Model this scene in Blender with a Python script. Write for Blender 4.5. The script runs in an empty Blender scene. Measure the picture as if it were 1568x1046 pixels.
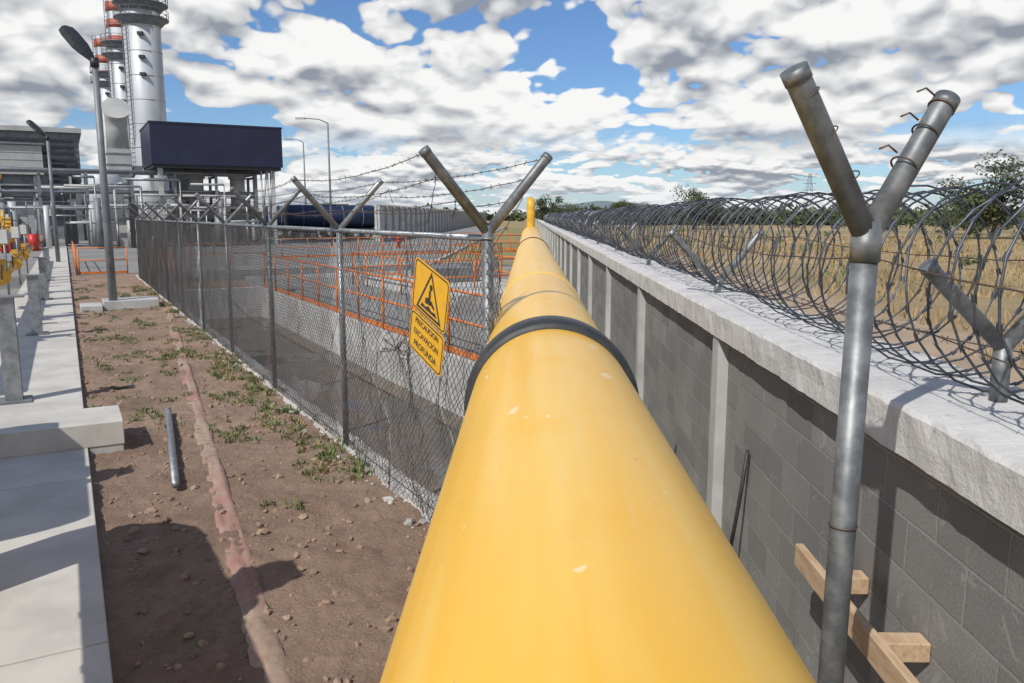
import bpy, math, random
from mathutils import Vector, Matrix, noise
random.seed(7)
R=random.random
def rr(a,b): return a+(b-a)*random.random()
scene=bpy.context.scene
H=2.3
ANG=math.radians(30.26)
C0=Vector((-0.25,4.97,0))
D=Vector((-math.sin(ANG),math.cos(ANG),0)); Q=Vector((math.cos(ANG),math.sin(ANG),0))
def PQ(p,q,z=0.0): return C0+D*p+Q*q+Vector((0,0,z))
MPL=Matrix.Translation(C0)@Matrix.Rotation(ANG,4,'Z')   # local x=q, y=p

# ---------------- materials ----------------
def newmat(name):
    m=bpy.data.materials.new(name); m.use_nodes=True
    nt=m.node_tree; b=nt.nodes['Principled BSDF']
    return m,nt,b
def N(nt,t,**k):
    n=nt.nodes.new(t)
    for a,v in k.items(): setattr(n,a,v)
    return n
def math_(nt,op,a,b=None,c=None,clamp=False):
    n=nt.nodes.new('ShaderNodeMath'); n.operation=op; n.use_clamp=clamp
    for i,v in enumerate((a,b,c)):
        if v is None: continue
        if isinstance(v,(int,float)): n.inputs[i].default_value=v
        else: nt.links.new(v,n.inputs[i])
    return n.outputs[0]
def mix_(nt,f,a,b,blend='MIX'):
    n=nt.nodes.new('ShaderNodeMix'); n.data_type='RGBA'; n.blend_type=blend
    for i,v in ((0,f),(6,a),(7,b)):
        if isinstance(v,(int,float)): n.inputs[i].default_value=v
        elif isinstance(v,tuple): n.inputs[i].default_value=(*v[:3],1)
        else: nt.links.new(v,n.inputs[i])
    return n.outputs[2]
def noise_(nt,vec,scale,detail=4,rough=.55,dist=0):
    n=nt.nodes.new('ShaderNodeTexNoise'); n.inputs['Scale'].default_value=scale
    n.inputs['Detail'].default_value=detail; n.inputs['Roughness'].default_value=rough; n.inputs['Distortion'].default_value=dist
    if vec is not None: nt.links.new(vec,n.inputs['Vector'])
    return n.outputs[0]
def sstep(nt,v,a,b,lo=0.,hi=1.):
    n=nt.nodes.new('ShaderNodeMapRange'); n.interpolation_type='SMOOTHSTEP'
    nt.links.new(v,n.inputs[0]); n.inputs[1].default_value=a; n.inputs[2].default_value=b
    n.inputs[3].default_value=lo; n.inputs[4].default_value=hi
    return n.outputs[0]
def bump_(nt,b,h,strength=.4,dist=.01):
    n=nt.nodes.new('ShaderNodeBump'); n.inputs['Strength'].default_value=strength; n.inputs['Distance'].default_value=dist
    nt.links.new(h,n.inputs['Height']); nt.links.new(n.outputs[0],b.inputs['Normal'])
def M(name,col,rough=.6,metal=0.,col2=None,scale=4,bump=0,bscale=40,bdist=.01,stretch=None,spec=None):
    m,nt,b=newmat(name)
    tc=N(nt,'ShaderNodeTexCoord'); v=tc.outputs['Object']
    if stretch:
        mp=N(nt,'ShaderNodeMapping'); mp.inputs['Scale'].default_value=stretch; nt.links.new(v,mp.inputs[0]); v=mp.outputs[0]
    if col2 is None: col2=tuple(c*.72 for c in col)
    f=sstep(nt,noise_(nt,v,scale,4,.62),.35,.68)
    c=mix_(nt,f,col,col2); nt.links.new(c,b.inputs['Base Color'])
    b.inputs['Roughness'].default_value=rough
    b.inputs['Metallic'].default_value=metal
    if spec is not None: b.inputs['Specular IOR Level'].default_value=spec
    if bump: bump_(nt,b,noise_(nt,v,bscale,4,.65),bump,bdist)
    return m

mGalv=M('galvanised_steel',(.33,.35,.36),.45,.6,(.21,.225,.235),9,.15,60,.002)
mGalvD=M('weathered_galvanised',(.14,.15,.155),.5,.5,(.25,.26,.26),14,.2,60,.002)
mWire=M('fence_wire',(.17,.17,.165),.55,.4,(.10,.095,.09),20)
mRazor=M('razor_wire_steel',(.11,.125,.15),.45,.6,(.06,.07,.085),12)
mRust=M('barbed_wire_steel',(.10,.09,.085),.6,.5,(.16,.10,.06),20)
mConc=M('light_concrete',(.50,.48,.44),.85,0,(.38,.365,.34),3,.5,50,.004)
mWhiteC=M('pale_concrete',(.52,.52,.50),.85,0,(.36,.36,.35),1.2,.3,30,.006)
mWalk=M('walkway_concrete',(.58,.555,.50),.8,0,(.46,.44,.395),1.6,.25,120,.003)
mBlack=M('black_rubber',(.025,.027,.03),.55,0,(.045,.045,.045),8,.2,60,.003)
mBand=M('band_steel',(.05,.053,.058),.5,.2,(.09,.09,.09),12,.2,60,.003)
mOrange=M('orange_paint',(.70,.20,.03),.5,0,(.52,.14,.03),4)
mRed=M('red_paint',(.55,.03,.02),.45)
mNavy=M('navy_cladding',(.010,.012,.040),.4,0,(.013,.017,.052),.6)
mStack=M('stack_steel',(.55,.57,.58),.5,.1,(.40,.42,.44),.35,0,stretch=(1,1,.25))
mStRed=M('stack_red_band',(.45,.11,.07),.6)
mGrey=M('grey_steel',(.22,.235,.25),.55,.2,(.14,.15,.16),1.5)
mGreyL=M('light_grey_panel',(.46,.46,.44),.6,0,(.36,.36,.35),.5)
mDark=M('dark_void',(.03,.033,.038),.7)
mYelV=M('yellow_valve_paint',(.80,.46,.04),.4,0,(.62,.34,.03),3)
mWood=M('wood_plank',(.58,.43,.28),.7,0,(.45,.30,.18),7,.3,30,.003,stretch=(6,1,6))
mRockM=M('rock',(.36,.26,.185),.9,0,(.22,.15,.105),9,.6,30,.01)
mWeed=M('weed_leaf',(.10,.15,.035),.6,0,(.15,.16,.05),2)
mDryG=M('dry_grass_blades',(.42,.31,.16),.8,0,(.30,.21,.10),.5)
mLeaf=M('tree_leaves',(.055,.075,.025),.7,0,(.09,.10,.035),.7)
mLeafD=M('dark_tree_leaves',(.035,.05,.02),.8,0,(.06,.075,.03),.3)  # darker leaf tone, mixed into clumps at random
mBark=M('bark',(.12,.09,.065),.9)
mLamp=M('lamp_housing',(.05,.055,.06),.45,.4)
mBlue=M('dark_blue_tank',(.02,.035,.09),.4,.1)
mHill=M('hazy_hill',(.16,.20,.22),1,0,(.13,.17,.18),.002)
m,nt,b=newmat('worn_painted_concrete'); mPink=m
tc=N(nt,'ShaderNodeTexCoord'); v=tc.outputs['Object']
c=mix_(nt,sstep(nt,noise_(nt,v,1.3,5,.65),.45,.60),(.37,.27,.20),(.36,.185,.15))
c=mix_(nt,math_(nt,'MULTIPLY',sstep(nt,noise_(nt,v,14,5,.7),.46,.64),.75),c,(.28,.19,.135))
nt.links.new(c,b.inputs['Base Color']); b.inputs['Roughness'].default_value=.9
bump_(nt,b,noise_(nt,v,60,5,.7),.6,.008)

m,nt,b=newmat('yellow_pipe_paint'); mPipe=m
tc=N(nt,'ShaderNodeTexCoord'); v=tc.outputs['Object']
mp=N(nt,'ShaderNodeMapping'); mp.inputs['Scale'].default_value=(9,.35,9); nt.links.new(v,mp.inputs[0])
st=sstep(nt,noise_(nt,mp.outputs[0],1.2,5,.6),.35,.75)
c=mix_(nt,st,(.90,.50,.045),(.90,.57,.11))
bl=sstep(nt,noise_(nt,v,2.3,5,.6),.50,.8)
c=mix_(nt,math_(nt,'MULTIPLY',bl,.45),c,(.86,.44,.035))
mp3=N(nt,'ShaderNodeMapping'); mp3.inputs['Scale'].default_value=(40,1.2,40); nt.links.new(v,mp3.inputs[0])
c=mix_(nt,math_(nt,'MULTIPLY',sstep(nt,noise_(nt,mp3.outputs[0],1,3,.6),.55,.75),.25),c,(.78,.58,.26))
mp2=N(nt,'ShaderNodeMapping'); mp2.inputs['Scale'].default_value=(14,5,14); nt.links.new(v,mp2.inputs[0])
sc=sstep(nt,noise_(nt,mp2.outputs[0],1.0,2,.5,.4),.71,.725)
c=mix_(nt,math_(nt,'MULTIPLY',sc,.6),c,(.9,.78,.48))
sc2=sstep(nt,noise_(nt,mp2.outputs[0],2.3,3,.6,1.2),.71,.73)
c=mix_(nt,math_(nt,'MULTIPLY',sc2,.45),c,(.30,.18,.07))
nt.links.new(c,b.inputs['Base Color'])
nt.links.new(math_(nt,'MULTIPLY_ADD',bl,.14,.32),b.inputs['Roughness'])
b.inputs['Specular IOR Level'].default_value=.65
bump_(nt,b,noise_(nt,v,5,3),.14,.012)

def blockmat():
    m,nt,b=newmat('concrete_block')
    tc=N(nt,'ShaderNodeTexCoord'); v=tc.outputs['Object']
    s=N(nt,'ShaderNodeSeparateXYZ'); nt.links.new(v,s.inputs[0])
    cb=N(nt,'ShaderNodeCombineXYZ'); nt.links.new(s.outputs[1],cb.inputs[0]); nt.links.new(s.outputs[2],cb.inputs[1])
    br=N(nt,'ShaderNodeTexBrick'); nt.links.new(cb.outputs[0],br.inputs['Vector'])
    br.inputs['Scale'].default_value=1; br.inputs['Brick Width'].default_value=.4; br.inputs['Row Height'].default_value=.2
    br.inputs['Mortar Size'].default_value=.007; br.inputs['Mortar Smooth'].default_value=.25
    br.inputs['Color1'].default_value=(.21,.21,.20,1); br.inputs['Color2'].default_value=(.32,.315,.30,1); br.inputs['Mortar'].default_value=(.36,.355,.34,1)
    n1=noise_(nt,v,90,3,.7); n2=sstep(nt,noise_(nt,v,1.7,5,.65),.35,.7)
    c=mix_(nt,math_(nt,'MULTIPLY',n2,.45),br.outputs[0],(.19,.185,.175))
    c=mix_(nt,math_(nt,'MULTIPLY',sstep(nt,n1,.35,.7),.4),c,(.12,.12,.115))
    sp=sstep(nt,noise_(nt,v,6,4,.7,1.),.60,.67)
    c=mix_(nt,math_(nt,'MULTIPLY',sp,.4),c,(.42,.41,.39))
    nt.links.new(c,b.inputs['Base Color']); b.inputs['Roughness'].default_value=.92
    h=math_(nt,'MULTIPLY_ADD',n1,.35,math_(nt,'MULTIPLY',br.outputs[1],-1.0))
    bump_(nt,b,h,.9,.008)
    return m
mBlock=blockmat()
m,nt,b=newmat('cap_concrete'); mCap=m
tc=N(nt,'ShaderNodeTexCoord'); v=tc.outputs['Object']
mp=N(nt,'ShaderNodeMapping'); mp.inputs['Scale'].default_value=(1,1.,.25); nt.links.new(v,mp.inputs[0])
c=mix_(nt,sstep(nt,noise_(nt,mp.outputs[0],3.,6,.65),.35,.7),(.64,.63,.60),(.52,.51,.49))
c=mix_(nt,math_(nt,'MULTIPLY',sstep(nt,noise_(nt,mp.outputs[0],16,5,.75),.56,.72),.5),c,(.28,.275,.265))
nt.links.new(c,b.inputs['Base Color']); b.inputs['Roughness'].default_value=.9
bump_(nt,b,noise_(nt,v,28,6,.7),.6,.015)

def soilnodes(nt,v):
    a=sstep(nt,noise_(nt,v,1.1,6,.65),.35,.68)
    c=mix_(nt,a,(.37,.255,.18),(.26,.17,.118))
    c=mix_(nt,math_(nt,'MULTIPLY',sstep(nt,noise_(nt,v,22,4,.7),.55,.7),.6),c,(.47,.355,.265))
    c=mix_(nt,math_(nt,'MULTIPLY',sstep(nt,noise_(nt,v,45,3,.7),.56,.68),.6),c,(.16,.105,.072))
    return c
m,nt,b=newmat('soil'); mSoil=m
tc=N(nt,'ShaderNodeTexCoord'); v=tc.outputs['Object']
c=soilnodes(nt,v)
g=sstep(nt,noise_(nt,v,.9,5,.6),.54,.68)
c=mix_(nt,math_(nt,'MULTIPLY',g,.35),c,(.16,.145,.07))
nt.links.new(c,b.inputs['Base Color']); b.inputs['Roughness'].default_value=.95
bump_(nt,b,noise_(nt,v,38,6,.75),1.,.03)
m,nt,b=newmat('ground_zones'); mGround=m
geo=N(nt,'ShaderNodeNewGeometry'); v=geo.outputs['Position']
s=N(nt,'ShaderNodeSeparateXYZ'); nt.links.new(v,s.inputs[0]); X,Y=s.outputs[0],s.outputs[1]
soil=mix_(nt,noise_(nt,v,1.1,4),(.35,.24,.165),(.25,.16,.11))
tx=math_(nt,'ADD',X,math_(nt,'MULTIPLY',math_(nt,'SUBTRACT',noise_(nt,v,.25,4),.5),5.))
dirt=mix_(nt,sstep(nt,noise_(nt,v,.6,6,.65),.35,.7),(.44,.33,.225),(.34,.25,.17))
mp=N(nt,'ShaderNodeMapping'); mp.inputs['Scale'].default_value=(.3,1.,1); nt.links.new(v,mp.inputs[0])
gr=mix_(nt,sstep(nt,noise_(nt,v,.12,6,.7),.38,.64),(.42,.31,.155),(.28,.20,.10))
gr=mix_(nt,math_(nt,'MULTIPLY',sstep(nt,noise_(nt,mp.outputs[0],.05,4,.6),.48,.58),.6),gr,(.20,.18,.085))
gr=mix_(nt,math_(nt,'MULTIPLY',sstep(nt,noise_(nt,v,3,4,.75),.5,.7),.5),gr,(.19,.13,.07))
field=mix_(nt,sstep(nt,tx,7.5,10.0),dirt,gr)
pave=mix_(nt,sstep(nt,noise_(nt,v,.35,5,.6),.35,.7),(.27,.265,.25),(.20,.197,.19))
qq=math_(nt,'ADD',math_(nt,'MULTIPLY',math_(nt,'ADD',X,.25),Q.x),math_(nt,'MULTIPLY',math_(nt,'SUBTRACT',Y,4.97),Q.y))
pz=math_(nt,'ADD',math_(nt,'MULTIPLY',math_(nt,'ADD',X,.25),D.x),math_(nt,'MULTIPLY',math_(nt,'SUBTRACT',Y,4.97),D.y))
ispave=math_(nt,'MAXIMUM',sstep(nt,qq,3.0,3.1),sstep(nt,pz,29.5,30.0))
ispave=math_(nt,'MAXIMUM',ispave,math_(nt,'SUBTRACT',1.,sstep(nt,qq,-3.7,-3.6)))
inner=mix_(nt,ispave,soil,pave)
vg=math_(nt,'MULTIPLY',sstep(nt,X,-4.6,-4.4),sstep(nt,Y,33,33.5))
inner=mix_(nt,vg,inner,mix_(nt,noise_(nt,v,1.5,4),(.22,.20,.07),(.30,.23,.11)))
c=mix_(nt,sstep(nt,X,1.55,1.6),inner,field)
c=mix_(nt,sstep(nt,Y,150,170),c,gr)
nt.links.new(c,b.inputs['Base Color']); b.inputs['Roughness'].default_value=.95
bump_(nt,b,noise_(nt,v,9,6,.75),.7,.05)
m,nt,b=newmat('wet_basin_floor'); mWet=m
tc=N(nt,'ShaderNodeTexCoord'); v=tc.outputs['Object']
w=sstep(nt,noise_(nt,v,.55,5,.6),.45,.54)
c=mix_(nt,w,(.08,.065,.05),(.19,.16,.125)); nt.links.new(c,b.inputs['Base Color'])
nt.links.new(math_(nt,'MULTIPLY_ADD',w,.7,.1),b.inputs['Roughness'])
bump_(nt,b,noise_(nt,v,12,3),.08,.02)

# ---------------- mesh builder ----------------
class MB:
    def __init__(s): s.v=[];s.f=[];s.m=[];s.mats=[];s.sm=[]
    def mi(s,mat):
        if mat not in s.mats: s.mats.append(mat)
        return s.mats.index(mat)
    def face(s,idx,mi,sm=False): s.f.append(idx); s.m.append(mi); s.sm.append(sm)
    def quad(s,pts,mat):
        n=len(s.v); s.v+= [tuple(p) for p in pts]; s.face(tuple(range(n,n+len(pts))),s.mi(mat))
    def box(s,lo,hi,mat,Mx=None):
        n=len(s.v); k=s.mi(mat)
        for z in (lo[2],hi[2]):
            for (x,y) in ((lo[0],lo[1]),(hi[0],lo[1]),(hi[0],hi[1]),(lo[0],hi[1])):
                p=Vector((x,y,z)); p=Mx@p if Mx else p; s.v.append(tuple(p))
        for q in ((3,2,1,0),(4,5,6,7),(0,1,5,4),(1,2,6,5),(2,3,7,6),(3,0,4,7)):
            s.face(tuple(n+i for i in q),k)
    def tube(s,pts,r,mat,seg=8,caps=True,closed=False,ref=None,Mx=None):
        pts=[Vector(p) for p in pts]
        if Mx: pts=[Mx@p for p in pts]
        n=len(pts); k=s.mi(mat); base=len(s.v)
        nprev=None
        for i,p in enumerate(pts):
            a=pts[(i-1)%n] if (closed or i>0) else p
            c=pts[(i+1)%n] if (closed or i<n-1) else p
            t=(c-a)
            if t.length<1e-9: t=Vector((0,0,1))
            t.normalize()
            if nprev is None:
                u=Vector(ref) if ref else (Vector((0,0,1)) if abs(t.z)<.9 else Vector((1,0,0)))
                nn=t.cross(u).normalized()
            else:
                nn=(nprev-t*nprev.dot(t)); 
                if nn.length<1e-6: nn=t.cross(Vector((.3,.5,.8)))
                nn.normalize()
            nprev=nn; bb=t.cross(nn)
            ri=r[i] if isinstance(r,(list,tuple)) else r
            for j in range(seg):
                a_=2*math.pi*j/seg
                s.v.append(tuple(p+nn*math.cos(a_)*ri+bb*math.sin(a_)*ri))
        m=n if closed else n-1
        for i in range(m):
            i2=(i+1)%n
            for j in range(seg):
                j2=(j+1)%seg
                s.face((base+i*seg+j,base+i*seg+j2,base+i2*seg+j2,base+i2*seg+j),k,seg>4)
        if caps and not closed:
            s.face(tuple(base+j for j in reversed(range(seg))),k)
            s.face(tuple(base+(n-1)*seg+j for j in range(seg)),k)
    def cyl(s,a,b,r,mat,seg=12,r2=None,Mx=None):
        s.tube([a,b],[r,r if r2 is None else r2],mat,seg,Mx=Mx)
    def ring(s,c,axis,R_,r,mat,n=24,seg=6,Mx=None):
        axis=Vector(axis).normalized(); u=axis.orthogonal().normalized(); w=axis.cross(u)
        s.tube([Vector(c)+u*math.cos(2*math.pi*i/n)*R_+w*math.sin(2*math.pi*i/n)*R_ for i in range(n)],r,mat,seg,closed=True,Mx=Mx)
    def build(s,name,parent=None,bevel=0):
        me=bpy.data.meshes.new(name); me.from_pydata(s.v,[],s.f)
        for m in s.mats: me.materials.append(m)
        me.polygons.foreach_set('material_index',s.m); me.polygons.foreach_set('use_smooth',s.sm); me.update()
        o=bpy.data.objects.new(name,me); scene.collection.objects.link(o)
        if parent: o.parent=parent
        if bevel:
            bv=o.modifiers.new('b','BEVEL'); bv.width=bevel; bv.segments=2; bv.limit_method='ANGLE'
        return o
def empty(name):
    o=bpy.data.objects.new(name,None); scene.collection.objects.link(o); return o
def fb(x,y,z=0,o=4):
    return noise.fractal(Vector((x,y,z)),.6,2.1,o)
def gridmesh(name,x0,x1,y0,y1,dx,dy,fz,mat,Mx,fxy=None,smooth=True):
    nx=max(1,int(round((x1-x0)/dx))); ny=max(1,int(round((y1-y0)/dy)))
    vs=[];fs=[]
    for j in range(ny+1):
        for i in range(nx+1):
            x=x0+(x1-x0)*i/nx; y=y0+(y1-y0)*j/ny
            if fxy: X_,Y_=fxy(x,y)
            else: X_,Y_=x,y
            vs.append(tuple(Mx@Vector((X_,Y_,fz(x,y)))))
    for j in range(ny):
        for i in range(nx):
            a=j*(nx+1)+i; fs.append((a,a+1,a+nx+2,a+nx+1))
    me=bpy.data.meshes.new(name); me.from_pydata(vs,[],fs); me.materials.append(mat)
    me.polygons.foreach_set('use_smooth',[smooth]*len(fs))
    o=bpy.data.objects.new(name,me); scene.collection.objects.link(o); return o

# ---------------- ground with basin ----------------
pit=[(.22,.9),(.22,21.4),(3.0,21.4),(3.0,5.6)]  # (q,p)
outer=[(-2500,-2500),(-2500,3500),(3500,3500),(3500,-2500)]
mb=MB()
for i in range(4):
    j=(i+1)%4
    a,b_,c,d=outer[i],outer[j],pit[j],pit[i]
    mb.quad([MPL@Vector((t[0],t[1],0)) for t in (d,c,b_,a)],mGround)
mb.build('ground')
mb=MB()
mb.quad([MPL@Vector((q,p,-.86)) for q,p in reversed(pit)],mWet)
for i in range(4):
    j=(i+1)%4
    mb.quad([MPL@Vector((pit[i][0],pit[i][1],-.86)),MPL@Vector((pit[j][0],pit[j][1],-.86)),MPL@Vector((pit[j][0],pit[j][1],0)),MPL@Vector((pit[i][0],pit[i][1],0))],mWhiteC)
mb.box((3.003,5.6,-.02),(3.25,21.7,.06),mWhiteC,MPL)
mb.box((.25,21.403,-.02),(3.0,21.7,.06),mWhiteC,MPL)
mb.build('drainage_basin')

def soilz(q,p):
    x=p*1.0;y=q
    z=.03+.02*fb(x*1.3,y*1.3,1)+.018*fb(x*6,y*6,3)+.012*fb(x*15,y*15,5,2)
    z+=.03*max(0,1-abs(q+.35)/.4)*(.5+.5*fb(x*.7,y,9))
    return z
gridmesh('soil_bed',-2.25,.1,-4.5,12,.032,.032,soilz,mSoil,MPL)
gridmesh('soil_bed',-2.25,.1,12,30,.1,.1,soilz,mSoil,MPL)
mb=MB()
p=-6.
while p<62:
    mb.box((-3.6,p,-.05),(-2.25,p+2.985,.10),mWalk,MPL); p+=3.0
mb.box((-9,-8,-.05),(-3.61,7.3,.098),mWalk,MPL)
mb.build('concrete_walkway',bevel=.008)
def stripxy(x,y):
    w=.085+.006*fb(y*2,0,2)
    c=-1.62+ (y+1.5)*(1.12/14.5)
    return c+x*w+.006*fb(y*3,x*2,7), y
gridmesh('painted_kerb_strip',-1,1,-3.5,17,.25,.05,lambda x,y:.050+.006*fb(x+y*5,y*4,2)+.012*fb(y*.9,x,6)-.02*(abs(x)>.9)+(-.02 if x<-.4 else 0)*(.5+fb(y*2,1,3)),mPink,MPL,stripxy)
def footz(x,y): return .055+.035*fb(x*6,y*2.2,4)-.06*max(0,abs(x)-.6)*2.5
gridmesh('fence_footing_kerb',-1,1,-.2,29,.15,.06,footz,mConc,MPL,lambda x,y:(.06+x*.16+.03*fb(y*2.5,x,1),y))

def rocks(name,n,qr,pr,sr,mat,pw=6):
    mb=MB(); k=mb.mi(mat)
    import bmesh
    bm=bmesh.new(); bmesh.ops.create_icosphere(bm,subdivisions=1,radius=1)
    bv=[v.co.copy() for v in bm.verts]; bf=[tuple(v.index for v in f.verts) for f in bm.faces]; bm.free()
    for i in range(n):
        q=rr(*qr); p=pr[0]+(pr[1]-pr[0])*R()**1.4; s=sr[0]+(sr[1]-sr[0])*R()**pw
        c=MPL@Vector((q,p,soilz(q,p)+s*.2)); rot=Matrix.Rotation(rr(0,6),3,'Z')@Matrix.Rotation(rr(0,3),3,'X')
        n0=len(mb.v)
        for v in bv:
            w=rot@Vector((v.x*1.2,v.y*.9,v.z*.7))*s*(1+.5*noise.noise(v*1.5+Vector((i*3.1,0,0))))
            mb.v.append(tuple(c+w))
        for f in bf: mb.face(tuple(n0+a for a in f),k)
    return mb.build(name)
rocks('gravel',5200,(-2.2,-.1),(-3,14),(.004,.038),mRockM,9)
rocks('concrete_rubble',240,(-.25,.12),(0,20),(.010,.05),mConc,4)

def weeds(name,n,reg,mat,hs=(.03,.12)):
    mb=MB(); k=mb.mi(mat)
    for i in range(n):
        q,p=reg(); nb=random.randint(6,18); sc=rr(.5,1.2)
        for j in range(nb):
            a=rr(0,6.28); l=rr(*hs)*sc; w=.004+.004*R(); ln=rr(.3,1.1)
            c=Vector((q+rr(-.06,.06)*sc,p+rr(-.06,.06)*sc,0)); c.z=soilz(c.x,c.y)-.005
            dv=Vector((math.cos(a),math.sin(a),0)); sd=Vector((-dv.y,dv.x,0))
            b0=len(mb.v)
            for t in (c-sd*w*.5,c+sd*w*.5,c+dv*l*ln*.5+sd*w+Vector((0,0,l*.7)),c+dv*l*ln*.5-sd*w+Vector((0,0,l*.7)),c+dv*l*ln*1.1+Vector((0,0,l*.85))):
                mb.v.append(tuple(MPL@t))
            mb.face((b0,b0+1,b0+2,b0+3),k); mb.face((b0+3,b0+2,b0+4),k)
    return mb.build(name)
def regA():
    while True:
        q=rr(-1.1,0.05);p=rr(1.6,24)
        if fb(q*1.5,p*.8,11)+.22*(q>-.6)>.30: return q,p
def regB():
    while True:
        q=rr(-2.2,-1.0);p=rr(4.5,26)
        if fb(q*1.6,p*.8,21)>.3: return q,p
weeds('weeds',820,regA,mWeed,(.02,.085)); weeds('weeds',350,regB,mWeed,(.02,.07))
weeds('dry_weeds',110,regA,mDryG,(.03,.12))

# ---------------- yellow pipe ----------------
PX,PZ,PR=.113,H-.896,.38
pipe=empty('yellow_gas_pipeline')
mb=MB()
ys=[-4+ i*.5 for i in range(82)]
mb.tube([(PX,y,PZ) for y in ys],PR,mPipe,96,ref=(0,0,1))
for wy in (7.35,18.2,27.):
    mb.tube([(PX,wy-.03,PZ),(PX,wy-.012,PZ),(PX,wy+.012,PZ),(PX,wy+.03,PZ)],[PR+.0005,PR+.007,PR+.007,PR+.0005],mPipe,96)
mb.build('pipe_run',pipe)
mb=MB()
mb.tube([(PX,3.63,PZ),(PX,3.635,PZ),(PX,3.66,PZ),(PX,3.76,PZ)],[PR+.001,PR+.024,PR+.034,PR+.036],mBlack,96,caps=False)
mb.tube([(PX,3.76,PZ),(PX,3.77,PZ),(PX,3.90,PZ),(PX,3.92,PZ),(PX,3.925,PZ)],[PR+.036,PR+.030,PR+.030,PR+.018,PR+.001],mBand,96,caps=False)
mb.tube([(PX,18.7,PZ),(PX,18.71,PZ),(PX,18.85,PZ),(PX,18.86,PZ)],[PR+.001,PR+.02,PR+.02,PR+.001],mBlack,64)
mb.build('rubber_band',pipe)
mb=MB()
for sy in (3.8,11,18.78,26,34):
    mb.box((PX-.32,sy-.1,0),(PX+.32,sy+.1,PZ-PR-.02),mGrey)
    mb.box((PX-.36,sy-.12,PZ-PR-.02),(PX+.36,sy+.12,PZ-PR+.03),mGrey)
mb.build('supports',pipe)
mb=MB()
pts=[]
for i in range(9):
    a=math.pi/2*i/8; pts.append((PX,36.+math.sin(a)*.5,PZ+.5-math.cos(a)*.5))
pts.append((PX,36.5,H+.35))
for i in range(1,7):
    a=math.pi/2*i/6; pts.append((PX-.0,36.5+.25*(1-math.cos(a))*1,H+.35+.3*math.sin(a)))
mb.tube([(x,y,z+.0) for x,y,z in pts],.19,mYelV,24)
mb.tube([(PX,35.6,PZ),(PX,36.4,PZ)],[.42,.42],mYelV,48)
mb.build('riser_elbow',pipe)

# ---------------- block wall ----------------
WX=1.3; WT=H-.645
wall=empty('boundary_block_wall')
mb=MB()
mb.box((WX+.09,-6,-.1),(WX+.5,170,WT-.18),mBlock)
mb.build('blocks',wall)
mb=MB()
PS=3.95
y0=5.55-PS*3
k=0
while y0+PS*k<168:
    a=y0+PS*k; b_=a+PS-.012
    nseg=60 if a<24 else 2
    n0=len(mb.v); mi=mb.mi(mCap)
    prof=[(0,0),(0,.08),(0,.155),(.012,.172),(.15,.18),(.30,.18),(.45,.18),(.588,.172),(.60,.155),(.60,0)]
    for i in range(nseg+1):
        yy=a+(b_-a)*i/nseg
        for (px,pz) in prof:
            jx=.006*fb(yy*4,px*9+pz*8,3)+.004*fb(yy*14,px*20+pz*20,5); jz=.005*fb(yy*3,px*7,8)+.004*fb(yy*15,px*11,2)
            mb.v.append((WX+px+jx,yy,WT-.18+pz+(jz if pz>0 else .5*jz-.002)+(.01*fb(k*3.3,0,0) if pz>0 else 0)))
    npf=len(prof)
    for i in range(nseg):
        for j in range(npf):
            j2=(j+1)%npf
            mb.face((n0+i*npf+j,n0+(i+1)*npf+j,n0+(i+1)*npf+j2,n0+i*npf+j2),mi)
    mb.face(tuple(n0+j for j in range(npf)),mi); mb.face(tuple(n0+nseg*npf+j for j in reversed(range(npf))),mi)
    mb.box((WX+.015,a-.09,-.1),(WX+.3,a+.075,WT-.187),mWhiteC)
    k+=1
mb.build('cap_and_pilasters',wall)
mb=MB()
mb.box((1.18,2.25,.775),(1.215,3.35,.875),mWood); mb.box((1.16,1.2,.76),(1.20,2.17,.865),mWood)
for yy in (1.6,2.6,3.1): mb.box((1.217,yy-.04,.78),(1.385,yy+.04,.85),mWood)
mb.build('wooden_plank',bevel=.004)
mb=MB(); mb.tube([(1.27,4.85,0),(1.33,4.82,.5),(1.365,4.8,.86)],.013,mBlack,8); mb.build('reinforcing_rod')

# ---------------- V-arm posts ----------------
def vpost(mb,base,top,la,ra,r=.03,mat=mGalv,seg=16,ra_r=None):
    base=Vector(base);top=Vector(top)
    mb.cyl(base,top,r,mat,seg)
    rr_=ra_r or r*.92
    for t in (la,ra):
        t=Vector(t); s=top-Vector((0,0,r*1.2))+(t.normalized())*(-r*.1)
        e=top+t
        mb.tube([s,e-(e-s).normalized()*.02,e],[rr_,rr_,rr_*1.02],mat,seg)
        mb.cyl(e-(e-s).normalized()*.03,e+(e-s).normalized()*.006,rr_*1.08,mat,seg)
mb=MB()
LA=(-.25,-.10,.375); RA=(.255,.14,.335); T=Vector((.918,2.2,H-.015))
vpost(mb,(.892,2.2,0),T,LA,RA,.036,mGalvD,32)
mb.cyl(T-Vector((0,0,.11)),T-Vector((0,0,.02)),.0395,mGalvD,32)
mb.ring((.908,2.2,1.42),(0,0,1),.038,.003,mRust,24,5)
for f in (.45,.72,.93):
    c=T+Vector(RA)*f
    mb.ring(c,RA,.035,.003,mRust,18,5)
    mb.tube([c+Vector((-.02,0,.035)),c+Vector((-.045,0,.055)),c+Vector((-.07,0,.045))],.003,mRust,5)
for f in (.3,.6,.85):
    mb.ring(T+Vector(LA)*f,LA,.034,.002,mRust,18,5)
mb.build('security_fence_post')

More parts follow.
